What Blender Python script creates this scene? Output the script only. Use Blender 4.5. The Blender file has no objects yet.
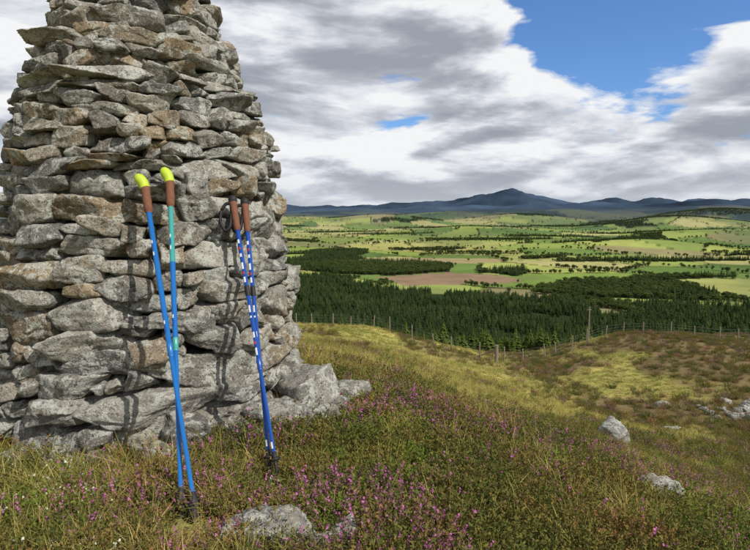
import bpy, bmesh, math, random
import numpy as np
from mathutils import Vector
rng=np.random.default_rng(11)
random.seed(5)
scene=bpy.context.scene
R=math.radians

# ---------------------------------------------------------------- noise
def _h(ix,iy,iz,s=0):
    n=(ix.astype(np.int64)*374761393+iy.astype(np.int64)*668265263+iz.astype(np.int64)*1274126177+s*974634777)&0xffffffff
    n=((n^(n>>13))*1274126177)&0xffffffff
    n=n^(n>>16)
    return (n&0xffffff)/float(0xffffff)
def vnoise(x,y,z,s=0):
    x=np.asarray(x,float); y=np.asarray(y,float)+0*x; z=np.asarray(z,float)+0*x
    x0=np.floor(x);y0=np.floor(y);z0=np.floor(z)
    fx=x-x0;fy=y-y0;fz=z-z0
    fx=fx*fx*(3-2*fx);fy=fy*fy*(3-2*fy);fz=fz*fz*(3-2*fz)
    r=0
    for i in (0,1):
        wx=fx if i else 1-fx
        for j in (0,1):
            wy=fy if j else 1-fy
            for k in (0,1):
                wz=fz if k else 1-fz
                r=r+wx*wy*wz*_h(x0+i,y0+j,z0+k,s)
    return r*2-1
def fbm(x,y,z=0.0,o=4,s=0,g=.5):
    a=1;t=0;r=0;f=1
    for i in range(o):
        r=r+a*vnoise(np.asarray(x)*f+i*17.3,np.asarray(y)*f-i*9.1,np.asarray(z)*f+i*5.7,s+i)
        t+=a;a*=g;f*=2.03
    return r/t
def sm(x,a,b):
    t=np.clip((x-a)/(b-a),0,1);return t*t*(3-2*t)
def voro(u,v,s=0):
    iu=np.floor(u);iv=np.floor(v)
    f1=np.full(u.shape,9.);f2=np.full(u.shape,9.);idd=np.zeros(u.shape)
    for i in(-1,0,1):
        for j in(-1,0,1):
            cu=iu+i;cv=iv+j
            pu=cu+.1+.8*_h(cu,cv,cu*0,s);pv=cv+.1+.8*_h(cu,cv,cu*0,s+1)
            d=np.sqrt((pu-u)**2+(pv-v)**2);h=_h(cu,cv,cu*0,s+2)
            m=d<f1
            f2=np.where(m,f1,np.minimum(f2,d));idd=np.where(m,h,idd);f1=np.where(m,d,f1)
    return f1,f2,idd

# ---------------------------------------------------------------- mesh helpers
def mesh_np(name,V,F,mi=None,smooth=False):
    V=np.ascontiguousarray(V,dtype=np.float32);F=np.ascontiguousarray(F,dtype=np.int32)
    me=bpy.data.meshes.new(name)
    me.vertices.add(len(V));me.vertices.foreach_set('co',V.ravel())
    n,k=F.shape
    me.loops.add(n*k);me.loops.foreach_set('vertex_index',F.ravel())
    me.polygons.add(n);me.polygons.foreach_set('loop_start',np.arange(0,n*k,k,dtype=np.int32))
    if mi is not None: me.polygons.foreach_set('material_index',np.asarray(mi,dtype=np.int32))
    me.update(calc_edges=True)
    me.polygons.foreach_set('use_smooth',np.full(n,smooth,dtype=bool))
    return me
def obj(name,me,mats=(),parent=None,link=True):
    for m in mats: me.materials.append(m)
    o=bpy.data.objects.new(name,me)
    if link: scene.collection.objects.link(o)
    if parent: o.parent=parent
    return o
def colattr(me,name,C):
    a=me.color_attributes.new(name,'FLOAT_COLOR','POINT')
    C4=np.ones((len(C),4),dtype=np.float32);C4[:,:3]=C
    a.data.foreach_set('color',C4.ravel())
def tube(P,rad,sides=8,cap=True):
    P=np.array(P,float);n=len(P);rad=np.broadcast_to(np.array(rad,float),(n,))
    V=[];F=[]
    T=np.gradient(P,axis=0)
    for i in range(n):
        t=T[i]/(np.linalg.norm(T[i])+1e-9)
        ref=np.array([0,0,1.]) if abs(t[2])<.9 else np.array([1.,0,0])
        a=np.cross(t,ref);a/=np.linalg.norm(a);b=np.cross(t,a)
        for k in range(sides):
            an=2*math.pi*k/sides
            V.append(P[i]+rad[i]*(math.cos(an)*a+math.sin(an)*b))
    for i in range(n-1):
        for k in range(sides):
            k2=(k+1)%sides
            A,B,C,D=i*sides+k,i*sides+k2,(i+1)*sides+k2,(i+1)*sides+k
            F.append((A,B,C));F.append((A,C,D))
    if cap:
        for i in (0,n-1):
            V.append(P[i]);c=len(V)-1
            for k in range(sides):
                F.append((c,i*sides+k,i*sides+(k+1)%sides))
    return np.array(V),np.array(F)
def join(parts):
    Vs=[];Fs=[];Ms=[];o=0
    for p in parts:
        V,F=p[0],p[1];m=p[2] if len(p)>2 else 0
        Vs.append(V);Fs.append(F+o);Ms.append(np.full(len(F),m));o+=len(V)
    return np.concatenate(Vs),np.concatenate(Fs),np.concatenate(Ms)

# ---------------------------------------------------------------- material helpers
def newmat(name):
    m=bpy.data.materials.new(name);m.use_nodes=True
    nt=m.node_tree;nt.nodes.clear()
    return m,nt
def ramp(nt,fac,stops,interp='LINEAR'):
    n=nt.nodes.new('ShaderNodeValToRGB');cr=n.color_ramp;cr.interpolation=interp
    while len(cr.elements)<len(stops): cr.elements.new(.5)
    for e,(p,c) in zip(cr.elements,stops):
        e.position=p;e.color=(c[0],c[1],c[2],1) if hasattr(c,'__len__') else (c,c,c,1)
    nt.links.new(fac,n.inputs[0]);return n.outputs[0]
def mix(nt,f,a,b,mode='MIX'):
    n=nt.nodes.new('ShaderNodeMix');n.data_type='RGBA';n.blend_type=mode
    for s,v in ((0,f),(6,a),(7,b)):
        if isinstance(v,bpy.types.NodeSocket): nt.links.new(v,n.inputs[s])
        else: n.inputs[s].default_value=v if s==0 else (v[0],v[1],v[2],1)
    return n.outputs[2]
def mth(nt,op,a,b=None,c=None,clamp=False):
    n=nt.nodes.new('ShaderNodeMath');n.operation=op;n.use_clamp=clamp
    for i,v in enumerate((a,b,c)):
        if v is None: continue
        if isinstance(v,bpy.types.NodeSocket): nt.links.new(v,n.inputs[i])
        else: n.inputs[i].default_value=v
    return n.outputs[0]
def noise(nt,vec,scale,detail=4,rough=.55,dist=0):
    n=nt.nodes.new('ShaderNodeTexNoise');n.inputs['Scale'].default_value=scale
    n.inputs['Detail'].default_value=detail;n.inputs['Roughness'].default_value=rough;n.inputs['Distortion'].default_value=dist
    nt.links.new(vec,n.inputs['Vector']);return n.outputs[0]
def finish(nt,col,rough=.9,bump=None,bs=.5,bd=.01,spec=.2):
    b=nt.nodes.new('ShaderNodeBsdfPrincipled');o=nt.nodes.new('ShaderNodeOutputMaterial')
    if isinstance(col,bpy.types.NodeSocket): nt.links.new(col,b.inputs['Base Color'])
    else: b.inputs['Base Color'].default_value=(*col,1)
    b.inputs['Roughness'].default_value=rough;b.inputs['Specular IOR Level'].default_value=spec
    if bump is not None:
        bp=nt.nodes.new('ShaderNodeBump');bp.inputs['Strength'].default_value=bs;bp.inputs['Distance'].default_value=bd
        nt.links.new(bump,bp.inputs['Height']);nt.links.new(bp.outputs[0],b.inputs['Normal'])
    nt.links.new(b.outputs[0],o.inputs[0]);return b

def stone_mat(name,attr=True,dim=1.0):
    m,nt=newmat(name)
    tc=nt.nodes.new('ShaderNodeTexCoord').outputs['Object']
    n1=noise(nt,tc,5,5,.65);n2=noise(nt,tc,11,7,.72,.5);n3=noise(nt,tc,95,3,.8);n4=noise(nt,tc,2.6,4,.6);n5=noise(nt,tc,33,5,.8)
    k=dim
    base=ramp(nt,n1,[(.3,(.125*k,.12*k,.11*k)),(.5,(.225*k,.213*k,.192*k)),(.7,(.33*k,.315*k,.285*k))])
    if attr:
        at=nt.nodes.new('ShaderNodeAttribute');at.attribute_name='tint'
        base=mix(nt,1.0,base,at.outputs['Color'],'MULTIPLY')
    f=ramp(nt,n4,[(.55,0),(.69,.55)])
    base=mix(nt,f,base,(.31*k,.225*k,.125*k))
    # pale crusty lichen
    f=ramp(nt,n2,[(.505,0),(.545,.8)])
    lc=mix(nt,n5,(.33*k,.335*k,.30*k),(.60*k,.605*k,.55*k))
    base=mix(nt,f,base,lc)
    # dark lichen blots and specks
    f=ramp(nt,n5,[(.565,0),(.61,.82)])
    base=mix(nt,f,base,(.05,.049,.045))
    f=ramp(nt,n3,[(.57,0),(.625,.75)])
    base=mix(nt,f,base,(.055,.055,.05))
    f=ramp(nt,n3,[(.35,.7),(.42,0)])
    base=mix(nt,f,base,(.56*k,.56*k,.51*k))
    h=mth(nt,'ADD',n5,mth(nt,'MULTIPLY',n3,.55))
    h=mth(nt,'ADD',h,mth(nt,'MULTIPLY',n2,1.1))
    finish(nt,base,.95,h,1.0,.016,.12)
    return m
M_stone=stone_mat('lichen_stone');M_rock=stone_mat('lichen_boulder',False,.95)

def plain(name,c,rough=.5,spec=.4,var=.15,scale=30):
    m,nt=newmat(name)
    tc=nt.nodes.new('ShaderNodeTexCoord').outputs['Object']
    n=noise(nt,tc,scale,3)
    col=mix(nt,n,tuple(v*(1-var) for v in c),tuple(min(1,v*(1+var)) for v in c))
    finish(nt,col,rough,n,.15,.001,spec);return m

def leafmat(name,stops,trans=.3,noise_sc=1.3):
    m,nt=newmat(name)
    oi=nt.nodes.new('ShaderNodeObjectInfo')
    ge=nt.nodes.new('ShaderNodeNewGeometry')
    n=noise(nt,ge.outputs['Position'],noise_sc,2)
    f=mth(nt,'ADD',mth(nt,'MULTIPLY',oi.outputs['Random'],.55),mth(nt,'MULTIPLY',mth(nt,'SUBTRACT',n,.28),1.0),clamp=True)
    col=ramp(nt,f,stops)
    d=nt.nodes.new('ShaderNodeBsdfDiffuse');o=nt.nodes.new('ShaderNodeOutputMaterial')
    nt.links.new(col,d.inputs[0])
    if trans<=0:
        nt.links.new(d.outputs[0],o.inputs[0]);return m
    t=nt.nodes.new('ShaderNodeBsdfTranslucent');mx=nt.nodes.new('ShaderNodeMixShader')
    nt.links.new(col,t.inputs[0]);mx.inputs[0].default_value=trans
    nt.links.new(d.outputs[0],mx.inputs[1]);nt.links.new(t.outputs[0],mx.inputs[2]);nt.links.new(mx.outputs[0],o.inputs[0])
    return m

# ---------------------------------------------------------------- terrain
CP=np.array([(0,-3,.1),(-4,-3,.1),(3,-3,-.6),(0,0,0),(-1.5,0,0),(-1,2.3,0),(-.4,2.3,0),(-1.45,3.5,0),(0,1.9,0),(.3,3.5,-.04),(-3,3,0),(-4,6,-.2),(-1.5,6,-.25),
(0,5,-.3),(0,12,-1.9),(0,25,-4.9),(0,50,-9.3),(-3,12,-1.7),(-7,50,-9.0),(-20,50,-9),(-6,25,-4.4),
(1.1,5,-.8),(2.7,12,-2.9),(5.5,25,-6.7),(9.4,42,-10.4),(1,3,-.2),(2.2,5,-1.2),(5.2,12,-3.7),(10.5,24,-8.1),(15,35,-9.5),(22,50,-9.9),
(2.7,4,-1.15),(8,12,-4.5),(14,21,-7.4),(19,28,-8.6),(30,45,-9.4),(25,40,-8.9),(1.6,2.5,-.3),(45,62,-13),(-30,20,-5),(-20,0,-2),(22,0,-7),(10,0,-3.4),(0,-20,-2),(0,-50,-7),
(0,70,-15.5),(25,72,-17),(12,62,-16),(-10,70,-15),(60,90,-24),(-60,60,-17),(60,0,-20),(-60,-20,-10),(30,-60,-14)],float)
def _tps():
    n=len(CP);P=CP[:,:2]
    d=np.linalg.norm(P[:,None]-P[None],axis=2)
    K=np.where(d>0,d*d*np.log(d+1e-12),0)+np.eye(n)*.6
    A=np.zeros((n+3,n+3));A[:n,:n]=K;A[:n,n]=1;A[:n,n+1:]=P;A[n,:n]=1;A[n+1:,:n]=P.T
    b=np.zeros(n+3);b[:n]=CP[:,2]
    return np.linalg.solve(A,b)
W=_tps()
# (x, y, summit height, half width) of the hills round the valley, metres
PEAKS=[(2510,11000,490,880),(2000,11600,380,800),(3200,11300,345,760),(1200,12300,270,950),(500,12800,230,800),(4250,13000,265,760),(5400,13300,365,800),(6300,12900,375,800),(7300,12600,350,750),(8200,12500,325,800),
 (9800,12500,310,1000),(-350,13500,190,900),(-1200,14000,200,900),(-2300,14000,210,1100),(-4500,14000,250,1400),(-6500,13500,300,1500),(11000,12000,280,1300),
 (1500,9300,140,900),(3700,9400,200,1000),(5300,9000,225,900),(6900,9300,250,1000),(-300,9600,110,1100),(2600,9100,170,700),(4400,7400,115,900),(1700,7800,65,700),(5600,7000,125,800)]
BH=-45.
# rounded farmland foothills (x,y,height above valley,sx,sy)
FOOT=[(60,4300,76,460,330),(1150,4700,74,560,340),(2100,3900,64,520,300),(2900,4900,95,700,420),(-700,4700,62,600,400),(500,2900,38,380,230),(1600,2750,36,420,230),(4100,5200,105,700,420),(-1500,4000,50,600,400),(820,5900,74,700,380),
 (950,1900,22,260,150),(150,2100,20,260,160),(2000,5900,90,600,380)]
def zterr(x,y):
    x=np.asarray(x,float);y=np.asarray(y,float)
    sh=x.shape;x=x.ravel();y=y.ravel()
    r=np.hypot(x,y);z=np.zeros_like(x)
    m=r<125
    if m.any():
        xs=x[m];ys=y[m];zz=np.full(xs.shape,W[-3])+W[-2]*xs+W[-1]*ys
        for i in range(len(CP)):
            d2=(xs-CP[i,0])**2+(ys-CP[i,1])**2
            zz+=W[i]*.5*d2*np.log(d2+1e-12)
        rr=r[m]
        zz+=.035*fbm(xs*1.7,ys*1.7,0,3,3)*sm(rr,1,3)+.16*fbm(xs*.35,ys*.35,0,3,8)*sm(rr,5,16)
        zz+=.45*fbm(xs*.13,ys*.13,0,2,9)*sm(rr,14,30)
        z[m]=zz
    f=r>60
    xf=x[f];yf=y[f];rf=r[f]
    zf=np.interp(rf,[60,110,250,400,600,900,1800,3000,4500,6500,9000,40000],[-15,-28,-62,-92,-110,-118,-119,-108,-90,-60,BH,BH])
    for (x0,y0,H,sx,sy) in FOOT:
        zf=zf+H*np.exp(-((xf-x0)/sx)**2-((yf-y0)/sy)**2)
    zf=zf+fbm(xf/700,yf/700,0,3,21)*sm(rf,500,1500)*(15+rf/300)*(1-.75*sm(rf,6000,8000))
    zf=zf+fbm(xf/60,yf/60,0,3,25)*1.2*sm(rf,80,200)
    mk=rf>5500
    if mk.any():
        a=xf[mk];b=yf[mk];mm=np.zeros_like(a)
        wx=a+fbm(a/1100,b/1100,0,4,31)*420;wy=b+fbm(a/1100,b/1100,3,4,33)*420
        for (x0,y0,H,s) in PEAKS:
            g=(H-BH)*np.exp(-((((wx-x0)/s)**2+((wy-y0)/(s*1.1))**2)/1.5)**.72)
            mm=(mm**5+g**5)**.2
        rug=1-2*np.abs(fbm(a/600,b/600,0,4,37))
        zf[mk]+=mm*(.93+.12*rug)+rug*5*sm(rf[mk],5500,7000)
    w=sm(rf,60,108)
    z[f]=z[f]*(1-w)+zf*w
    return z.reshape(sh)
def ZT(x,y): return float(zterr(np.array([x]),np.array([y]))[0])

def hm(x,y):
    e=6.2+1.15*np.maximum(x,-1.5)
    n=fbm(x*.55,y*.55,0,3,51)
    m=sm(e-y+n*3.2,-.8,.8)
    k=sm(fbm(x*.12,y*.12,0,4,57)+.15*sm(x,14,22),-.04,.12)*sm(y,20,28)*sm(x,7,13)
    k2=sm(fbm(x*.25,y*.12,0,3,59),.12,.36)*sm(y,8,14)*.75
    g=sm(fbm(x*1.3,y*1.3,0,3,61)-.10*sm(x,0,1.5),.03,.28)*.85
    g=np.maximum(g,sm(-x,.2,.9)*sm(2.7-y,-.1,.5)*.6)
    return np.clip(np.maximum(np.maximum(m*(1-g),k),k2),0,1)

WOODS=[(255,1120,42,110,-.5),(720,1400,290,38,.10),(480,2350,300,42,.0),(-190,3300,230,60,0),(950,2050,300,42,.1),(1500,2900,420,80,.1),(560,3700,420,70,-.05),
       (-330,2300,110,50,0),(560,1010,110,18,.2),(760,900,120,32,.1),(1000,1080,150,38,.1),(180,1900,130,22,.1),(60,2750,200,34,0),(-700,3900,260,60,0),
       (2350,4100,560,200,0),(-100,4500,320,70,0),(1300,4900,300,90,0),(-250,1650,60,30,.5),(-80,1330,60,22,.2),(820,2600,210,36,0),(3100,4900,700,260,0),(1150,1600,180,30,.2),(1500,4200,360,90,.2),(450,1500,90,22,.5),(340,1750,120,20,-.2)]
def fedge(q): return np.interp(q,[-1,-.3,-.18,.04,.26,.47,.67,1],[1300,1300,1190,830,700,590,660,630])
def brown(x,y,k=1.0):
    u=x-140+fbm(x/90,y/90,0,2,141)*30;v=y-1045+fbm(x/90,y/90,0,2,143)*30
    c,s=math.cos(.35),math.sin(.35);a=u*c+v*s;b=-u*s+v*c
    return (np.abs(a/(120*k))<1)&(np.abs(b/(85*k))<1)&(a+1.2*b<130*k)
def woods(x,y):
    q=x/np.maximum(y,1)
    nn=fbm(x/70,y/70,0,3,71)
    e=fedge(q)
    m=((y<e+nn*80+fbm(x/190,y/190,0,2,73)*170)&(y>118+nn*20)).astype(float)
    for (cx,cy,rx,ry,ro) in WOODS:
        c,s=math.cos(ro),math.sin(ro)
        u=((x-cx)*c+(y-cy)*s)/rx;v=(-(x-cx)*s+(y-cy)*c)/ry
        m=np.maximum(m,((u**2+v**2+nn*.8)<1).astype(float))
    pn=fbm(x/430+9,y/430,0,4,77)
    m=np.maximum(m,((pn>.385)&(y>e*1.08)).astype(float))
    return np.where(brown(x,y,1.15),0,m)
def fieldcells(x,y):
    c,s=math.cos(.3),math.sin(.3)
    wx=x+fbm(x/500,y/500,0,2,81)*90;wy=y+fbm(x/500,y/500,5,2,83)*90
    return voro((wx*c+wy*s)/240,(-wx*s+wy*c)/250,5)

PAL=np.array([(.150,.190,.048),(.105,.150,.04),(.20,.225,.065),(.235,.225,.08),(.12,.17,.042),(.155,.195,.052),(.25,.235,.10),(.085,.13,.036),(.18,.215,.06),(.21,.22,.075),(.13,.165,.048),(.07,.11,.035),(.165,.15,.075)])
def landcolor(x,y):
    r=np.hypot(x,y)
    n1=fbm(x*.9,y*.9,0,4,91)[:,None];h=hm(x,y)[:,None]
    grass=np.array([.21,.20,.06])*(1+.25*n1)+np.array([.10,.05,.02])*sm(fbm(x*.2,y*.35,0,3,93),-.1,.4)[:,None]
    n2=fbm(x*2.1,y*2.1,2,3,95)[:,None]
    heath=np.array([.11,.085,.042])*(1+.5*n2)+np.array([.035,.012,.006])*np.clip(fbm(x*.5,y*.5,0,3,97),0,1)[:,None]
    near=grass*(1-h)+heath*h
    f1,f2,idd=fieldcells(x,y)
    F=PAL[(idd*len(PAL)*.9999).astype(int)]
    F=F*(1+.16*fbm(x/60,y/60,0,3,99)+.22*fbm(x/300,y/300,0,2,98))[:,None]  # broad noise and darker ru patches paint cloud-shadow tones into the pasture
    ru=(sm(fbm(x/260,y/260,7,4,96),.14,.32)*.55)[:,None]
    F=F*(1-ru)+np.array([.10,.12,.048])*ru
    edge=((f2-f1)<.03)[:,None]
    F=np.where(edge,F*.5,F)
    F=np.where(brown(x,y)[:,None],np.array([.165,.115,.075])*(1+.2*fbm(x/25,y/25,0,3,94))[:,None],F)
    bf=((np.abs((x-100)/230)**3+np.abs((y-1430)/90)**3)<1)[:,None]
    F=np.where(bf,np.array([.21,.17,.09]),F)
    w=woods(x,y)[:,None]
    F=F*(1-w)+np.array([.02,.03,.012])*w
    rx=r+1500*sm(x,900,2200)*sm(y,3300,4300)
    up=(sm(rx,4600,6300)*sm(fbm(x/1100,y/1100,0,4,103),-.12,.12)+sm(rx,6300,7600))[:,None];up=np.clip(up,0,1)
    fr=sm(fbm(x/600,y/600,4,4,105),-.08,.06)[:,None]
    moor=np.array([.070,.078,.042])*(1-fr)+np.array([.020,.031,.024])*fr
    F=F*(1-up)+moor*up
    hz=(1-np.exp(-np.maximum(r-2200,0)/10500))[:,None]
    F=F*(1-hz)+np.array([.045,.062,.098])*hz  # aerial haze painted into the base colour, growing with distance
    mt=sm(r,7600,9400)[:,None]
    mcol=np.array([.030,.046,.073])*(1+.9*fbm(x/600,y/600,0,4,107))[:,None]  # far hills' colour carries the blue of the haze
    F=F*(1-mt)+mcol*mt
    b=sm(r,75,130)[:,None]
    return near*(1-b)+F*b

ang=np.concatenate([np.linspace(R(-43),R(43),1100,endpoint=False),np.linspace(R(43),R(317),200,endpoint=False)])
rad=np.exp(np.linspace(math.log(.05),math.log(28000),760))
A,RR=np.meshgrid(ang,rad)
X=(np.sin(A)*RR).ravel();Y=(np.cos(A)*RR).ravel()
Zv=zterr(X,Y)
na=len(ang);nr=len(rad)
ii,jj=np.meshgrid(np.arange(nr-1),np.arange(na),indexing='ij')
j2=(jj+1)%na
F=np.stack([ii*na+jj,(ii+1)*na+jj,(ii+1)*na+j2,ii*na+j2],-1).reshape(-1,4)[:,::-1]
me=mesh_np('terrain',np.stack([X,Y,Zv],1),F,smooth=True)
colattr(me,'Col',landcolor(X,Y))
m,nt=newmat('hill_and_valley_ground')
tc=nt.nodes.new('ShaderNodeTexCoord').outputs['Object']
at=nt.nodes.new('ShaderNodeAttribute');at.attribute_name='Col'
na_=noise(nt,tc,22,4,.7);nb_=noise(nt,tc,.35,5,.65);nc_=noise(nt,tc,.02,5,.6)
v=mth(nt,'ADD',mth(nt,'MULTIPLY',na_,.5),mth(nt,'ADD',mth(nt,'MULTIPLY',nb_,.8),mth(nt,'MULTIPLY',nc_,.7)))
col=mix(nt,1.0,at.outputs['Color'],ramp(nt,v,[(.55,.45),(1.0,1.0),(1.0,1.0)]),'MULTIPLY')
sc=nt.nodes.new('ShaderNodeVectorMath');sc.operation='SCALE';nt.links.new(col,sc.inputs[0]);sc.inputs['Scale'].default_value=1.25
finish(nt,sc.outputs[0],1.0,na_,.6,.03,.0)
obj('terrain',me,[m])

# ---------------------------------------------------------------- stones
def ico(sub):
    b=bmesh.new();bmesh.ops.create_icosphere(b,subdivisions=sub,radius=1)
    V=np.array([v.co[:] for v in b.verts]);F=np.array([[v.index for v in f.verts] for f in b.faces]);b.free();return V,F
ICO={3:ico(3),4:ico(4),5:ico(5)}
def stone(w,d,h,seed,sub=4,rough=1.0,p=34):
    rs=np.random.default_rng(seed);U,F=ICO[sub]
    n=[];o=[]
    def add(v,off):
        v=np.array(v,float);v/=np.linalg.norm(v);n.append(v);o.append(off)
    j=lambda s:rs.normal(0,s)
    add((j(.06),j(.06),1),rs.uniform(.9,1));add((j(.06),j(.06),-1),rs.uniform(.9,1))
    for sx in(-1,1): add((sx,j(.32),j(.26)),rs.uniform(.88,1.0))
    for sy in(-1,1): add((j(.22),sy,j(.16)),rs.uniform(.88,1.0))
    for k in range(11):
        v=rs.normal(0,1,3);v/=np.linalg.norm(v)
        add(v,rs.uniform(.97,1.33))
    n=np.array(n);o=np.array(o)
    D=np.maximum(U@n.T,0)/o
    r=(D**p).sum(1)**(-1/p)
    V=U*r[:,None]
    V[:,0]*=1+.12*j(1)*V[:,2];V[:,2]*=1+.18*j(1)*V[:,0]
    V=V*np.array([w/2,d/2,h/2])
    so=rs.uniform(0,99)
    s=min(1,h/.13)
    a=fbm(V[:,0]*7+so,V[:,1]*7,V[:,2]*11,3,3)*.018*rough*s
    st=fbm(V[:,0]*5+so,V[:,1]*5,V[:,2]*40,2,5)*.006*rough*s
    c=fbm(V[:,0]*34+so,V[:,1]*34,V[:,2]*34,3,7)*.008*rough*(.4+.6*s)
    f1,f2,idd=voro(V[:,0]*9+so,V[:,2]*12+V[:,1]*8,int(seed)%50)
    ch=(idd-.5)*.017*rough*s
    Nn=V/np.array([w,d,h])**2*1.0;Nn/=np.linalg.norm(Nn,axis=1)[:,None]+1e-9
    V=V+Nn*(a+st+c+ch)[:,None]
    return V,F
def rot(ax,ay,az):
    cx,sx,cy,sy,cz,sz=math.cos(ax),math.sin(ax),math.cos(ay),math.sin(ay),math.cos(az),math.sin(az)
    Rx=np.array([[1,0,0],[0,cx,-sx],[0,sx,cx]]);Ry=np.array([[cy,0,sy],[0,1,0],[-sy,0,cy]]);Rz=np.array([[cz,-sz,0],[sz,cz,0],[0,0,1]])
    return Rz@Ry@Rx

CX,CY=-1.40,3.51
def prof(z): return np.interp(z,[-.2,0,.17,.67,1.0,1.28,1.6,1.87,2.15,2.42,2.75,3.0],[.95,.93,.915,.875,.825,.78,.735,.65,.54,.415,.29,.17])
NB=900
sky=np.full(NB,-.10)+.03*rng.random(NB)
parts=[];tints=[];seed=100
rs=np.random.default_rng(2)
TINT=[(1,1,1),(1.08,1.07,1.04),(.8,.81,.83),(1.12,1.02,.86),(.85,.83,.8),(1.3,1.29,1.25),(.74,.75,.77),(1.15,.96,.75),(1.05,1.06,1.02),(.95,.97,1.0),(1.2,1.17,1.1),(1.35,1.33,1.25),(1.2,.98,.70)]
while sky.min()<2.85 and seed<1500:
    i=int(np.argmin(sky));z0=sky[i];r=float(prof(z0));bw=2*math.pi*r/NB
    if z0<.75: W0=rs.uniform(.18,.58);H0=rs.uniform(.09,.20)
    elif z0<1.3: W0=rs.uniform(.14,.44);H0=rs.uniform(.06,.145)
    else: W0=rs.uniform(.12,.36);H0=rs.uniform(.038,.10)
    if rs.random()<.22: W0=rs.uniform(.08,.15)
    H0=min(H0,W0*.75)
    tol=.03+.02*rs.random()
    L=i;
    while (i-L)<NB//2 and sky[(L-1)%NB]<z0+tol: L-=1
    Rr=i
    while (Rr-i)<NB//2 and sky[(Rr+1)%NB]<z0+tol: Rr+=1
    val=(Rr-L+1)*bw
    if val>W0+.1:
        n=int(W0/bw)
        if rs.random()<.5: a,b=L,L+n
        else: a,b=Rr-n,Rr
    else: a,b=L,Rr
    idx=np.arange(a,b+1)%NB
    w=(b-a+1)*bw
    if w<.07:
        nb=min(sky[(a-1)%NB],sky[(b+1)%NB]);H0=max(.02,min(nb-z0+.01,.09))
    H0=min(H0,max(.03,w*.9))
    zb=float(np.mean(sky[idx]))
    s=np.linspace(-w/2,w/2,len(idx))
    slope=float(np.polyfit(s,sky[idx],1)[0])*.6 if len(idx)>4 else 0
    slope=np.clip(slope+rs.normal(0,.05),-.25,.25)
    sky[idx]=zb+H0+slope*s
    th=((a+b)/2)/NB*2*math.pi
    if w<.03: continue
    dpt=rs.uniform(.2,.34)
    camdir=np.array([0-CX,0-CY]);camdir/=np.linalg.norm(camdir)
    vis=camdir@np.array([math.cos(th),math.sin(th)])
    sub=5 if (vis>-.05 and w>.09) else (4 if vis>-.2 else 3)
    V,Fc=stone(w*1.035+.003,dpt,H0*1.045+.005,seed,sub)
    zc=zb+H0/2
    rr=float(prof(zc))-dpt/2+rs.normal(0,.015)+ (rs.uniform(.0,.04) if rs.random()<.2 else 0)
    V=V@rot(rs.normal(0,.06),-math.atan(slope),0).T
    V=V@rot(0,0,rs.normal(0,.09)).T
    V[:,1]+=rr
    ca,sa=math.cos(th-math.pi/2),math.sin(th-math.pi/2)
    V=np.stack([V[:,0]*ca-V[:,1]*sa,V[:,0]*sa+V[:,1]*ca,V[:,2]],1)
    V+=np.array([CX,CY,zc])
    t=np.array(TINT[rs.integers(len(TINT))])*rs.uniform(.78,1.18)
    parts.append((V,Fc));tints.append(np.tile(t,(len(V),1)));seed+=1
for k in range(6):
    V,Fc=stone(.35,.3,.08,3000+k,4);V+=np.array([CX+rs.normal(0,.05),CY+rs.normal(0,.05),2.86+.03*k]);parts.append((V,Fc));tints.append(np.ones((len(V),3)))
for (x,y,w,d,h,zz,yaw) in [(-.52,2.98,.30,.25,.19,.08,.5),(-.34,3.05,.25,.22,.15,.07,.3),(-.27,2.93,.17,.16,.10,.03,.2),(-.40,3.22,.3,.25,.24,.15,.6),(-.25,3.2,.22,.2,.13,.05,1.0),(-.70,2.83,.24,.2,.13,.05,.3),(-.98,2.6,.3,.2,.12,.02,.1),
      (-2.0,2.7,.3,.25,.18,.06,-.3),(-1.75,2.56,.2,.15,.09,.03,0),(-1.35,2.52,.24,.16,.09,.02,.1),(-.93,2.68,.2,.15,.17,.12,.1),(-.22,3.4,.25,.3,.14,.06,.9),(-2.3,2.9,.3,.3,.2,.1,.2)]:
    V,Fc=stone(w,d,h,int(5000+x*1000+y*77),5,1.5);V=V@rot(rs.normal(0,.12),rs.normal(0,.12),yaw+rs.normal(0,.1)).T+np.array([x,y,zz]);parts.append((V,Fc));tints.append(np.tile(np.array([.95,.95,.93])*rs.uniform(.8,1.1),(len(V),1)))
V,F,M=join(parts)
me=mesh_np('stone_cairn',V,F,smooth=True);colattr(me,'tint',np.concatenate(tints))
cairn=bpy.data.objects.new('stone_cairn',None);scene.collection.objects.link(cairn)
obj('stones',me,[M_stone],cairn)
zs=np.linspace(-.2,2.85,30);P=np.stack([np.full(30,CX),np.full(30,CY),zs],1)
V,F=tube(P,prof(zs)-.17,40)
obj('gap_shade_core',mesh_np('core',V,F,smooth=True),[plain('gap_shade_dark',(.02,.019,.017),1,0)],cairn)  # near-black inner cylinder, painted shade for the gaps between stones

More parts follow.
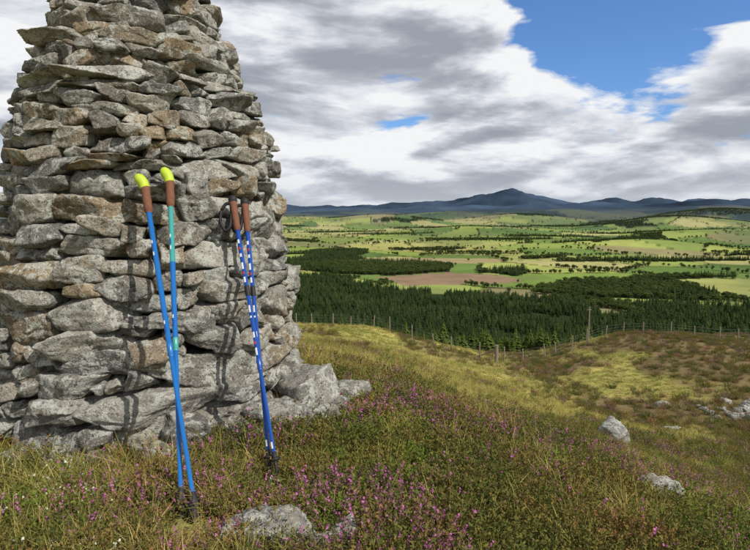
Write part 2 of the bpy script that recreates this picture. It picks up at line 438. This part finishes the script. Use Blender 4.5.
def boulder(x,y,w,d,h,sd,sink=.35,yaw=None):
    V,Fc=stone(w,d,h,sd,5,1.5,p=16)
    V=V@rot(rs.normal(0,.12),rs.normal(0,.12),rs.uniform(0,3) if yaw is None else yaw).T
    V+=np.array([x,y,ZT(x,y)+h*(.5-sink)])
    return V,Fc
for k,(x,y,w,d,h,yaw) in enumerate([(-.40,1.95,.34,.2,.15,.1),(-.11,1.94,.12,.10,.10,.5),(-.20,1.90,.09,.07,.07,.2),(4.3,9.8,.62,.45,.6,.6),(1.52,4.75,.27,.2,.26,.3),(1.5,2.75,.2,.15,.19,0),(13.2,24,.7,.4,.3,.2)]):
    V,Fc=boulder(x,y,w,d,h,7000+k,yaw=yaw);obj('boulder',mesh_np('boulder',V,Fc,smooth=True),[M_rock])
pp=[]
for k in range(46):
    x=18.6+rs.normal(0,1.1);y=27.4+rs.normal(0,.9)
    s=rs.uniform(.2,.7);V,Fc=stone(s,s*.7,s*.55,8000+k,4,2);V=V@rot(rs.normal(0,.3),rs.normal(0,.3),rs.uniform(0,3)).T+np.array([x,y,ZT(x,y)+s*.08]);pp.append((V,Fc))
V,F,M=join(pp);obj('rock_outcrop',mesh_np('rock_outcrop',V,F,smooth=True),[M_rock])

# ---------------------------------------------------------------- trekking poles
M_blue=plain('blue_shaft',(.010,.12,.38),.3,.5,.05);M_dblue=plain('deep_blue_shaft',(.01,.06,.28),.3,.5,.05)
M_teal=plain('teal_shaft',(.05,.28,.26),.3,.5,.05);M_lime=plain('lime_cap',(.38,.50,.03),.5,.4,.1)
M_cork=plain('brown_grip',(.15,.065,.038),.8,.2,.3,60);M_blk=plain('black_rubber',(.015,.015,.016),.6,.3,.2)
M_wht=plain('white_decal',(.6,.62,.66),.4,.4,.03);M_red=plain('red_decal',(.40,.03,.03),.4,.4,.05);M_steel=plain('steel_tip',(.45,.45,.45),.3,.6,.05)
TIPS=[]
def pole(tip,top,kind,faceang=0):
    tip=np.array(tip,float);top=np.array(top,float)
    tip[2]=ZT(tip[0],tip[1])+.012
    TIPS.append(tip[:2])
    ax=(top-tip);L=np.linalg.norm(ax);ax/=L
    root=bpy.data.objects.new('trekking_pole',None);scene.collection.objects.link(root)
    side=np.cross(ax,[0,-1,0]);side/=np.linalg.norm(side);fr=np.cross(ax,side)
    if fr[1]>0: fr=-fr
    def part(name,pts,mat,sides=20,off=None):
        P=[tip+(top-tip)*t for t,_ in pts]
        if off is not None: P=[p+o for p,o in zip(P,off)]
        V,F=tube(P,[r for _,r in pts],sides)
        return obj(name,mesh_np(name,V,F,smooth=True),[mat],root)
    def decal(name,a,b,r,mat,a0,a1):
        n=8;V=[];F=[]
        for t in (a,b):
            for k in range(n+1):
                an=a0+(a1-a0)*k/n
                V.append(tip+(top-tip)*t+(math.cos(an)*fr+math.sin(an)*side)*(r+.0006))
        for k in range(n): F.append((k,k+1,n+2+k,n+1+k))
        obj(name,mesh_np(name,np.array(V),np.array(F),smooth=True),[mat],root)
    g0=.885
    if kind[0]=='A':
        part('tip',[(-.012,.004),(.02,.006)],M_steel)
        part('rubber_foot',[(-.006,.012),(.0,.021),(.03,.024),(.05,.018),(.065,.013),(.067,.011)],M_blk,20,[fr*.014,fr*.012,fr*.006,fr*0,fr*0,fr*0])
        part('lower_shaft',[(.063,.0090),(.44,.0096)],M_blue)
        part('lock_collar',[(.43,.0097),(.433,.0125),(.465,.0130),(.468,.0108)],M_blue if kind=='A' else M_teal)
        part('upper_shaft',[(.466,.0112),(.70,.0116)],M_blue)
        part('decal_shaft',[(.70,.0116),(g0,.0116)],M_teal if kind=='A2' else M_blue)
        z=0
        for (a,b) in [(.50,.52),(.525,.535),(.74,.752),(.757,.775),(.78,.79)]:
            decal('printed_mark_%d'%z,a,b,.0115,M_wht if z%3 else M_dblue,-.5,.1);z+=1
        part('grip',[(g0,.012),(g0+.003,.017),(.90,.0195),(.915,.0185),(.93,.0205),(.945,.0185),(.96,.0205),(.97,.022),(.973,.021)],M_cork,24)
        s2=-side if side[0]>0 else side
        s2=s2+fr*.5
        part('cap',[(.972,.0215),(.98,.0235),(.992,.0255),(1.002,.026),(1.010,.024),(1.018,.017),(1.022,.005)],M_lime,24,[s2*0,s2*.002,s2*.006,s2*.012,s2*.019,s2*.026,s2*.03])
    else:
        part('tip',[(-.012,.0035),(.03,.005)],M_steel)
        part('tip_sleeve',[(.01,.0062),(.07,.0095),(.09,.012)],M_blk)
        part('basket',[(.062,.010),(.064,.022),(.069,.023),(.074,.011)],M_blk,24)
        part('lower_shaft',[(.085,.0082),(.36,.0086)],M_dblue)
        part('lower_lock_collar',[(.35,.009),(.354,.0120),(.385,.0120),(.388,.010)],M_dblue)
        part('middle_shaft',[(.387,.0100),(.62,.0102)],M_dblue)
        part('upper_lock_collar',[(.61,.0103),(.614,.0130),(.645,.0130),(.648,.0115)],M_blk)
        part('upper_shaft',[(.647,.0115),(g0,.0118)],M_dblue)
        z=0
        for (a,b,mt) in [(.10,.12,M_wht),(.40,.425,M_wht),(.437,.447,M_red),(.46,.48,M_wht),(.53,.537,M_wht),(.55,.575,M_wht),(.66,.68,M_wht),(.69,.70,M_red),(.71,.735,M_wht),(.757,.77,M_wht),(.785,.795,M_red),(.81,.825,M_wht)]:
            r=np.interp(a,[0,.386,.387,.646,.647,1],[.0085,.0087,.0102,.0103,.0118,.0120])
            decal('printed_mark_%d'%z,a,b,r,mt,-.7,.3);z+=1
        part('grip',[(g0-.02,.0125),(g0-.018,.016),(.88,.0175),(.90,.0165),(.915,.0185),(.93,.0165),(.945,.019),(.965,.0185),(.98,.021)],M_cork,24)
        part('cap',[(.979,.0212),(.99,.0235),(1.0,.022),(1.006,.015),(1.008,.004)],M_blk,24)
        a=tip+(top-tip)*.975
        w=side if side[0]<0 else -side
        loop=[a,a+w*.035+fr*.01+ax*.01,a+w*.07+fr*.01-ax*.03,a+w*.085-ax*.09,a+w*.065-ax*.15,a+w*.035-ax*.13,a+w*.02-ax*.07,a+w*.012-ax*.01]
        Pp=np.array(loop);t=np.linspace(0,len(Pp)-1,40);Q=np.stack([np.interp(t,range(len(Pp)),Pp[:,k]) for k in range(3)],1)
        for _ in range(3): Q[1:-1]=(Q[:-2]+2*Q[1:-1]+Q[2:])/4
        V,F=tube(Q,.009,8);obj('wrist_strap',mesh_np('strap',V,F,smooth=True),[M_blk],root)
pole((-.689,2.047,0),(-1.095,2.69,1.353),'A')
pole((-.758,2.08,0),(-.995,2.75,1.385),'A2')
pole((-.422,2.342,0),(-.757,3.00,1.28),'B')
pole((-.462,2.37,0),(-.704,3.05,1.268),'B')
TIPS=np.array(TIPS)

# ---------------------------------------------------------------- fence
M_wood=plain('weathered_post',(.20,.17,.13),.9,.1,.4,8);M_wire=plain('galvanised_wire',(.16,.16,.15),.5,.4,.1)
path=np.array([(-26,58),(-14,55.5),(-6.7,53),(0,49.5),(5,45.5),(9.4,42.5),(14,45),(18.4,48.5),(23,50.5),(30,49),(38,50),(50,56),(64,66)],float)
seg=np.concatenate([[0],np.cumsum(np.linalg.norm(np.diff(path,axis=0),axis=1))])
fp=[];Sx=np.arange(0,seg[-1],2.1);tops=[]
for k,s in enumerate(Sx):
    s=s+rs.normal(0,.15)
    x=np.interp(s,seg,path[:,0]);y=np.interp(s,seg,path[:,1]);z=ZT(x,y)
    hh=1.12+rs.normal(0,.08);lx,ly=rs.normal(0,.05,2)
    V,F=tube([(x,y,z-.2),(x+lx*.5,y+ly*.5,z+hh*.5),(x+lx,y+ly,z+hh)],[.055,.052,.048],7);fp.append((V,F,0));tops.append((x,y,z))
tops=np.array(tops)
for hz in (.2,.45,.7,.95):
    V,F=tube(tops+np.array([0,0,hz]),.0035,4);fp.append((V,F,1))
x,y=9.4,42.4;V,F=tube([(x,y,ZT(x,y)-.2),(x,y,ZT(x,y)+1.35)],[.14,.13],10);fp.append((V,F,0))
x2,y2=7.9,43.4;V,F=tube([(x2,y2,ZT(x2,y2)),(x,y,ZT(x,y)+1.0)],[.05,.05],7);fp.append((V,F,0))
V,F,M=join(fp);obj('wire_fence',mesh_np('wire_fence',V,F,M),[M_wood,M_wire])
x,y=18.4,47.5;z=ZT(x,y)
V,F=tube([(x,y,z-.2),(x+.02,y,z+1.7),(x+.03,y,z+3.3)],[.07,.06,.05],10)
V2,F2=tube([(x-.16,y-.02,z+3.05),(x+.2,y-.02,z+3.05)],[.03,.03],6)
V,F,M=join([(V,F),(V2,F2)]);obj('wooden_pole',mesh_np('wooden_pole',V,F,M),[M_wood])

# ---------------------------------------------------------------- instancing
def scatter(name,P,scl,rots,idx,protos):
    n=len(P);me=bpy.data.meshes.new(name);me.vertices.add(n);me.vertices.foreach_set('co',np.ascontiguousarray(P,dtype=np.float32).ravel())
    a=me.attributes.new('scl','FLOAT_VECTOR','POINT');a.data.foreach_set('vector',np.ascontiguousarray(scl,dtype=np.float32).ravel())
    a=me.attributes.new('rot','FLOAT_VECTOR','POINT');a.data.foreach_set('vector',np.ascontiguousarray(rots,dtype=np.float32).ravel())
    a=me.attributes.new('idx','INT','POINT');a.data.foreach_set('value',np.ascontiguousarray(idx,dtype=np.int32))
    o=obj(name,me)
    c=bpy.data.collections.new(name+'_kinds')
    for k,p in enumerate(protos): c.objects.link(p)
    ng=bpy.data.node_groups.new(name,'GeometryNodeTree')
    ng.interface.new_socket('Geometry',in_out='INPUT',socket_type='NodeSocketGeometry');ng.interface.new_socket('Geometry',in_out='OUTPUT',socket_type='NodeSocketGeometry')
    gi=ng.nodes.new('NodeGroupInput');go=ng.nodes.new('NodeGroupOutput')
    ci=ng.nodes.new('GeometryNodeCollectionInfo');ci.inputs['Collection'].default_value=c;ci.inputs['Separate Children'].default_value=True;ci.inputs['Reset Children'].default_value=True
    ip=ng.nodes.new('GeometryNodeInstanceOnPoints');ip.inputs['Pick Instance'].default_value=True
    def na(nm,t):
        q=ng.nodes.new('GeometryNodeInputNamedAttribute');q.data_type=t;q.inputs['Name'].default_value=nm;return q.outputs['Attribute']
    e=ng.nodes.new('FunctionNodeEulerToRotation')
    L=ng.links.new
    L(gi.outputs[0],ip.inputs['Points']);L(ci.outputs[0],ip.inputs['Instance']);L(na('idx','INT'),ip.inputs['Instance Index'])
    L(na('rot','FLOAT_VECTOR'),e.inputs[0]);L(e.outputs[0],ip.inputs['Rotation']);L(na('scl','FLOAT_VECTOR'),ip.inputs['Scale']);L(ip.outputs[0],go.inputs[0])
    md=o.modifiers.new('scatter','NODES');md.node_group=ng
    return o
def proto(name,V,F,mi,mats,smooth=False): return obj(name,mesh_np(name,V,F,mi,smooth),mats,link=False)

M_con=leafmat('conifer_needles',[(0,(.015,.028,.011)),(.4,(.026,.044,.016)),(.75,(.045,.066,.022)),(1,(.08,.10,.03))],0,.02)
M_brd=leafmat('broadleaf_foliage',[(0,(.03,.05,.016)),(.5,(.05,.07,.022)),(1,(.08,.10,.03))],0,.01)
M_young=leafmat('young_conifer_needles',[(0,(.04,.065,.015)),(1,(.10,.13,.03))],.2,.05)
M_bark=plain('bark',(.10,.075,.055),.9,.1,.3,5)
def conifer(k,lay=13):
    r_=np.random.default_rng(k);V=[];F=[];mi=[]
    tv,tf=tube([(0,0,0),(0,0,.5),(0,0,.97)],[.02,.012,.003],5);V+=list(tv);F+=list(tf);mi+=[1]*len(tf)
    for l in range(lay):
        t=l/(lay-1);z=.08+.9*t;rr=(.2*(1-t)**.85+.012)*r_.uniform(.85,1.15)
        nb=int(11-4*t)
        for b in range(nb):
            a=2*math.pi*(b+r_.random()*.8)/nb;q=rr*r_.uniform(.65,1.2);wd=q*.38
            d=np.array([math.cos(a),math.sin(a),0]);s=np.array([-d[1],d[0],0])
            p0=np.array([0,0,z+.035]);p1=d*q*.6+s*wd+[0,0,z-.01];p2=d*q+[0,0,z-.03-r_.random()*.03];p3=d*q*.6-s*wd+[0,0,z-.01]
            o=len(V);V+=[p0,p1,p2,p3];F+=[(o,o+1,o+2),(o,o+2,o+3)];mi+=[0,0]
    return np.array(V),np.array(F),np.array(mi)
def broad(k):
    r_=np.random.default_rng(k);V=[];F=[];mi=[]
    tv,tf=tube([(0,0,0),(.01,0,.25),(0,.02,.5)],[.035,.028,.015],6);V+=list(tv);F+=list(tf);mi+=[1]*len(tf)
    for b in range(5):
        a=r_.uniform(0,6.28);e=np.array([math.cos(a)*.22,math.sin(a)*.22,r_.uniform(.5,.75)])
        tv,tf=tube([(0,0,.22),e*.6+[0,0,.05],e],[.018,.012,.005],4);o=len(V);V+=list(tv);F+=list(tf+o);mi+=[1]*len(tf)
    cl=[(r_.uniform(-.2,.2),r_.uniform(-.2,.2),r_.uniform(.38,.82),r_.uniform(.13,.24)) for _ in range(9)]
    for (x,y,z,q) in cl:
        for _ in range(46):
            d=r_.normal(0,1,3);d/=np.linalg.norm(d);p=np.array([x,y,z])+d*q*r_.uniform(.7,1.08)
            u=r_.normal(0,1,3);u-=d*(u@d)*.7;u/=np.linalg.norm(u);v=np.cross(d,u);s=r_.uniform(.025,.05)
            o=len(V);V+=[p+u*s,p+v*s,p-u*s,p-v*s];F+=[(o,o+1,o+2),(o,o+2,o+3)];mi+=[0,0]
    return np.array(V),np.array(F),np.array(mi)
cons=[proto('a_conifer_%d'%k,*conifer(k),[M_con,M_bark]) for k in range(4)]
def placed(x,y,hscale,wr=(.9,1.25),tilt=.02):
    n=len(x);P=np.stack([x,y,zterr(x,y)],1);s=hscale[:,None]*np.stack([rng.uniform(*wr,n)]*2+[np.ones(n)],1)
    r=np.stack([rng.normal(0,tilt,n),rng.normal(0,tilt,n),rng.uniform(0,6.28,n)],1);return P,s,r
n=74000
a=rng.uniform(R(-44),R(46),n);r=np.sqrt(rng.uniform(118**2,1450**2,n))
x=np.sin(a)*r;y=np.cos(a)*r
e=fedge(x/y);mm=(woods(x,y)>.5)&(y<e+180);x=x[mm];y=y[mm];r=r[mm]
gap=fbm(x/45,y/45,0,3,121)<.32;x=x[gap];y=y[gap];r=r[gap]
hs=np.interp(r,[118,200,350,700],[4.5,6.5,9.5,12])*rng.uniform(.5,1.25,len(x))*(1+.4*fbm(x/80,y/80,0,2,123))
P,s,ro=placed(x,y,hs,(1.0,1.8));scatter('conifer_forest',P,s,ro,rng.integers(0,4,len(x)),cons)
nfor=len(x)
brs=[proto('b_broadleaf_%d'%k,*broad(k+20),[M_brd,M_bark]) for k in range(4)]
n=260000
a=rng.uniform(R(-40),R(44),n);r=rng.uniform(620,6000,n);x=np.sin(a)*r;y=np.cos(a)*r
w=(woods(x,y)>.5)&(y>fedge(x/y)+180)
f1,f2,idd=fieldcells(x,y)
thin=np.interp(r,[1000,2500,6000],[1,.7,.3])
hd=((f2-f1)<.024)&(fbm(x/160,y/160,0,2,131)>-.08)&(y>fedge(x/y)+30)&(rng.random(n)<thin)
bf=brown(x,y,1.15)
edg=(np.abs(y-fedge(x/y)-80)<110)&(fbm(x/50,y/50,0,2,137)>.12)&(rng.random(n)<.5)
sc_=(rng.random(n)<.003*thin)&(y>fedge(x/y)+60)&~bf
kind=np.where(fbm(x/400,y/400,0,2,133)>.0,0,1)
mm=w|((hd|sc_|edg)&~bf)
c1=mm&(kind==0)&w;c2=mm&~c1
P,s,ro=placed(x[c1],y[c1],rng.uniform(8,13,c1.sum()),(1.2,1.8));
scatter('conifer_plantation',P,s,ro,rng.integers(0,4,c1.sum()),[proto('c_conifer_%d'%k,*conifer(k+9,9),[M_con,M_bark]) for k in range(4)])
P,s,ro=placed(x[c2],y[c2],rng.uniform(6,11,c2.sum()),(1.0,1.6))
scatter('broadleaf_woodland',P,s,ro,rng.integers(0,4,c2.sum()),brs)
n=420;a=rng.uniform(R(-6),R(36),n);r=rng.uniform(85,135,n);x=np.sin(a)*r;y=np.cos(a)*r
P,s,ro=placed(x,y,rng.uniform(2.2,6.0,n),(1.2,2.0));scatter('young_conifers',P,s,ro,rng.integers(0,3,n),[proto('d_conifer_%d'%k,*conifer(k+30,20),[M_young,M_bark]) for k in range(3)])

# ---------------------------------------------------------------- ground plants
def blades(k,n,L,spread,width,lean,mi=0):
    r_=np.random.default_rng(k);V=[];F=[]
    for _ in range(n):
        a=r_.uniform(0,6.28);b=spread*math.sqrt(r_.random());a2=r_.uniform(0,6.28);p=np.array([math.cos(a2)*b,math.sin(a2)*b,-.01])
        l=r_.uniform(*L);ln=lean*r_.uniform(.2,1.2);d=np.array([math.cos(a),math.sin(a),0]);s=np.array([-d[1],d[0],0])*width*r_.uniform(.7,1.2)
        o=len(V)
        for q,t in enumerate((0,.4,.75,1)):
            c=p+d*l*ln*t*t+np.array([0,0,l*(t-.35*ln*t*t)])
            if q<3: V+=[c-s*(1-t*.6),c+s*(1-t*.6)]
            else: V+=[c]
        F+=[(o,o+1,o+3),(o,o+3,o+2),(o+2,o+3,o+5),(o+2,o+5,o+4),(o+4,o+5,o+6)]
    return np.array(V),np.array(F),np.full(len(F),mi)
def heather(k,stems=38,H=(.05,.12),spread=.085,flower=.0,leaf=.0095):
    r_=np.random.default_rng(k);V=[];F=[];mi=[]
    for _ in range(stems):
        a=r_.uniform(0,6.28);b=spread*math.sqrt(r_.random());d=np.array([math.cos(a),math.sin(a),0])
        p0=d*b*.5+[0,0,-.01];h=r_.uniform(*H);p1=d*(b*1.1+.02)+np.array([r_.normal(0,.012),r_.normal(0,.012),h])
        s=np.cross(p1-p0,[.3,.7,.1]);s=s/np.linalg.norm(s)*.0012
        o=len(V);V+=[p0-s,p0+s,p1];F.append((o,o+1,o+2));mi.append(1)
        fl=r_.random()<flower;nl=13
        for q in range(nl):
            t=.25+.78*q/nl;c=p0+(p1-p0)*t+r_.normal(0,.0015,3)
            u=r_.normal(0,1,3);u[2]=abs(u[2])*.8+.5;u/=np.linalg.norm(u);v=np.cross(u,r_.normal(0,1,3));v/=np.linalg.norm(v)
            isf=fl and t>.6
            l=leaf*r_.uniform(.7,1.4)*(.7 if isf else 1);wv=l*(.5 if isf else .27)
            o=len(V);V+=[c-v*wv,c+v*wv,c+u*l+v*wv*.6,c+u*l-v*wv*.6];F+=[(o,o+1,o+2),(o,o+2,o+3)];mi+=[2 if isf else 0]*2
    return np.array(V),np.array(F),np.array(mi)
M_grass=leafmat('hill_grass',[(0,(.14,.165,.035)),(.3,(.24,.235,.055)),(.65,(.40,.33,.11)),(1,(.54,.43,.20))],.3,1.6)
M_fgrass=leafmat('slope_grass',[(0,(.17,.20,.05)),(.5,(.28,.265,.075)),(1,(.43,.34,.14))],.25,.35)
M_hl=leafmat('heather_leaves',[(0,(.055,.085,.022)),(.35,(.10,.12,.03)),(.65,(.17,.14,.042)),(1,(.25,.115,.05))],.2,1.5)
M_hs=plain('heather_stem',(.16,.10,.06),.9,.1)
M_fl=leafmat('heather_flower',[(0,(.34,.08,.24)),(1,(.54,.20,.40))],.3,3)
M_moss=leafmat('bilberry_leaves',[(0,(.09,.14,.025)),(.6,(.18,.23,.04)),(1,(.29,.29,.06))],.35,1.2)
M_wf=leafmat('bedstraw_flower',[(0,(.45,.45,.36)),(1,(.6,.6,.5))],.2,3)
hp=[proto('h%d'%k,*heather(k),[M_hl,M_hs,M_fl]) for k in range(4)]
hp+=[proto('h%d'%(k+4),*heather(k+40,flower=.45),[M_hl,M_hs,M_fl]) for k in range(2)]
hp+=[proto('h%d'%(k+6),*heather(k+60,stems=36,H=(.03,.08),leaf=.012),[M_moss,M_hs,M_wf]) for k in range(2)]
hp+=[proto('h8',*heather(70,stems=34,H=(.05,.10),leaf=.009,flower=.5),[M_moss,M_hs,M_wf])]
gp=[proto('g%d'%k,*blades(k+5,32,(.06,.17),.05,.0017,1.0),[M_grass]) for k in range(3)]
gp+=[proto('g%d'%(k+3),*blades(k+15,14,(.14,.26),.03,.0012,.7),[M_grass]) for k in range(2)]
def near_pts(n,r0,r1,a0=-40,a1=42):
    a=rng.uniform(R(a0),R(a1),n);r=np.sqrt(rng.uniform(r0*r0,r1*r1,n));x=np.sin(a)*r;y=np.cos(a)*r
    ok=np.hypot(x-CX,y-CY)>.90+rng.uniform(-.05,.1,n)
    ok&=~((np.abs((x+.40)/.17)**2+np.abs((y-1.94)/.13)**2)<1)
    ok&=~((np.abs(x+.13)<.09)&(np.abs(y-1.90)<.08))
    for t in TIPS: ok&=(np.hypot(x-t[0]-.02,(y-t[1]+.08)*.66)>.085)
    return x[ok],y[ok],r[ok]
HX=[];GX=[]
for (n,r0,r1,sc,gs) in [(5600,1.2,5,1.0,1),(9400,5,12,1.2,1.1),(10000,12,30,1.8,1.5)]:
    x,y,r=near_pts(n,r0,r1);h=hm(x,y);k=rng.random(len(x))<h*.88+.06;HX.append((x[k],y[k],np.full(k.sum(),sc)))
    x,y,r=near_pts(int(n*1.38),r0,r1);h=hm(x,y);k=rng.random(len(x))<(1-h)*.9+.28;GX.append((x[k],y[k],np.full(k.sum(),gs)))
x,y,r=near_pts(11000,28,66);h=hm(x,y);k=rng.random(len(x))<h*.9;HX.append((x[k],y[k],np.full(k.sum(),2.6)))
x,y,r=near_pts(1500,.3,2.5,-90,90);HX.append((x,y,np.full(len(x),1.)))
hx=np.concatenate([q[0] for q in HX]);hy=np.concatenate([q[1] for q in HX]);hsx=np.concatenate([q[2] for q in HX])
ns=fbm(hx*1.4,hy*1.4,0,3,151);fls=fbm(hx*1.9,hy*1.9,3,3,153);u=rng.random(len(hx))
idx=rng.integers(0,4,len(hx))
idx=np.where(((fls>.14)&(u<.55))|(u<.035),rng.integers(4,6,len(hx)),idx)
idx=np.where((ns>.05)&(u>.55)&(hy<20),rng.integers(6,8,len(hx)),idx)
idx=np.where((hx<-.85)&(hy<2.75)&(u<.16),8,idx)
P,s,ro=placed(hx,hy,hsx*rng.uniform(.6,1.15,len(hx)),(.9,1.3),.15);scatter('heather',P,s,ro,idx,hp)
x=np.concatenate([q[0] for q in GX]);y=np.concatenate([q[1] for q in GX]);g=np.concatenate([q[2] for q in GX])
P,s,ro=placed(x,y,g*rng.uniform(.5,1.1,len(x)),(.9,1.3),.2);scatter('hill_grass',P,s,ro,np.where(rng.random(len(x))<.85,rng.integers(0,3,len(x)),rng.integers(3,5,len(x))),gp)
x,y,r=near_pts(30000,22,70);h=hm(x,y);k=rng.random(len(x))<(1-h);x=x[k];y=y[k]
P,s,ro=placed(x,y,rng.uniform(.8,1.7,len(x)),(1.3,2.2),.2);scatter('slope_grass',P,s,ro,rng.integers(0,2,len(x)),[proto('s%d'%k,*blades(k+25,28,(.05,.14),.09,.0045,.9),[M_fgrass]) for k in range(2)])

# ---------------------------------------------------------------- sky, sun
S=np.array([.60,-.48,.78]);S/=np.linalg.norm(S)
el=math.asin(S[2]);az=math.atan2(S[0],S[1])
wd=bpy.data.worlds.new('World');scene.world=wd;wd.use_nodes=True;nt=wd.node_tree;nt.nodes.clear()
skyn=nt.nodes.new('ShaderNodeTexSky');skyn.sky_type='NISHITA';skyn.sun_disc=False;skyn.sun_elevation=el;skyn.sun_rotation=az;skyn.altitude=300
g=nt.nodes.new('ShaderNodeTexCoord').outputs['Generated']
def vm(op,a,b):
    n=nt.nodes.new('ShaderNodeVectorMath');n.operation=op
    for i,q in enumerate((a,b)):
        if isinstance(q,bpy.types.NodeSocket): nt.links.new(q,n.inputs[i])
        else: n.inputs[i].default_value=q
    return n
def cmap(vs):
    sp=nt.nodes.new('ShaderNodeSeparateXYZ');nt.links.new(vs,sp.inputs[0])
    zc=mth(nt,'MAXIMUM',sp.outputs[2],0.0);zz=mth(nt,'ADD',zc,.36)
    cb=nt.nodes.new('ShaderNodeCombineXYZ')
    nt.links.new(mth(nt,'DIVIDE',sp.outputs[0],zz),cb.inputs[0]);nt.links.new(mth(nt,'DIVIDE',sp.outputs[1],zz),cb.inputs[1])
    nt.links.new(mth(nt,'MULTIPLY_ADD',zc,5.0,7.3),cb.inputs[2]);return cb.outputs[0],sp.outputs[2]
vec,zsock=cmap(g)
vec2,_=cmap(vm('ADD',g,(.025,-.008,.03)).outputs[0])
n1=noise(nt,vec,1.9,9,.55,.2);n1b=noise(nt,vec2,1.9,7,.55,.2)
n2=noise(nt,vec,.85,3,.5)
hdn=vm('DOT_PRODUCT',g,tuple(Vector((.45,1.03,.465)).normalized()))
hole=ramp(nt,hdn.outputs['Value'],[(.962,0),(.988,.27)])
cov=mth(nt,'SUBTRACT',n1,hole)
mask=ramp(nt,cov,[(.29,0),(.35,1)])
# heaped cumulus: lit shoulders toward the sun, grey undersides
lit=mth(nt,'ADD',mth(nt,'MULTIPLY',mth(nt,'SUBTRACT',n1,n1b),3.6),.53)
lit=mth(nt,'ADD',lit,mth(nt,'MULTIPLY',mth(nt,'SUBTRACT',.5,n2),1.5))
thin_=ramp(nt,cov,[(.30,.40),(.44,0)])
lit=mth(nt,'ADD',lit,thin_)
cc=ramp(nt,lit,[(.10,(3.3,3.6,4.15)),(.34,(4.2,4.5,5.1)),(.54,(5.8,6.1,6.7)),(.70,(7.6,7.8,8.3)),(.88,(9.1,9.2,9.3))])
hz=ramp(nt,zsock,[(.0,.60),(.09,0)])
cc=mix(nt,hz,cc,(5.9,6.4,7.1))
sc=vm('MULTIPLY',skyn.outputs[0],(.72,1.05,1.5))
col=mix(nt,mask,sc.outputs[0],cc)
bg=nt.nodes.new('ShaderNodeBackground');bg.inputs[1].default_value=.1;nt.links.new(col,bg.inputs[0])
wo=nt.nodes.new('ShaderNodeOutputWorld');nt.links.new(bg.outputs[0],wo.inputs[0])
sl=bpy.data.lights.new('sun','SUN');sl.energy=5.0;sl.angle=R(.5);sl.color=(1,.95,.86)
so=bpy.data.objects.new('sun',sl);scene.collection.objects.link(so);so.rotation_euler=Vector(S).to_track_quat('Z','Y').to_euler()
so.location=(10,-10,20)

cam=bpy.data.cameras.new('camera');cam.sensor_width=36;cam.lens=26.9;cam.clip_start=.05;cam.clip_end=60000
co=bpy.data.objects.new('camera',cam);scene.collection.objects.link(co);co.location=(0,0,1.2);co.rotation_euler=(R(90-6.3),0,0);scene.camera=co
scene.view_settings.view_transform='Standard';scene.view_settings.look='None';scene.view_settings.exposure=0
print('STONES',seed,'FOREST',nfor,'far',c1.sum(),c2.sum(),'heather',len(hx),'zcam',ZT(0,0))
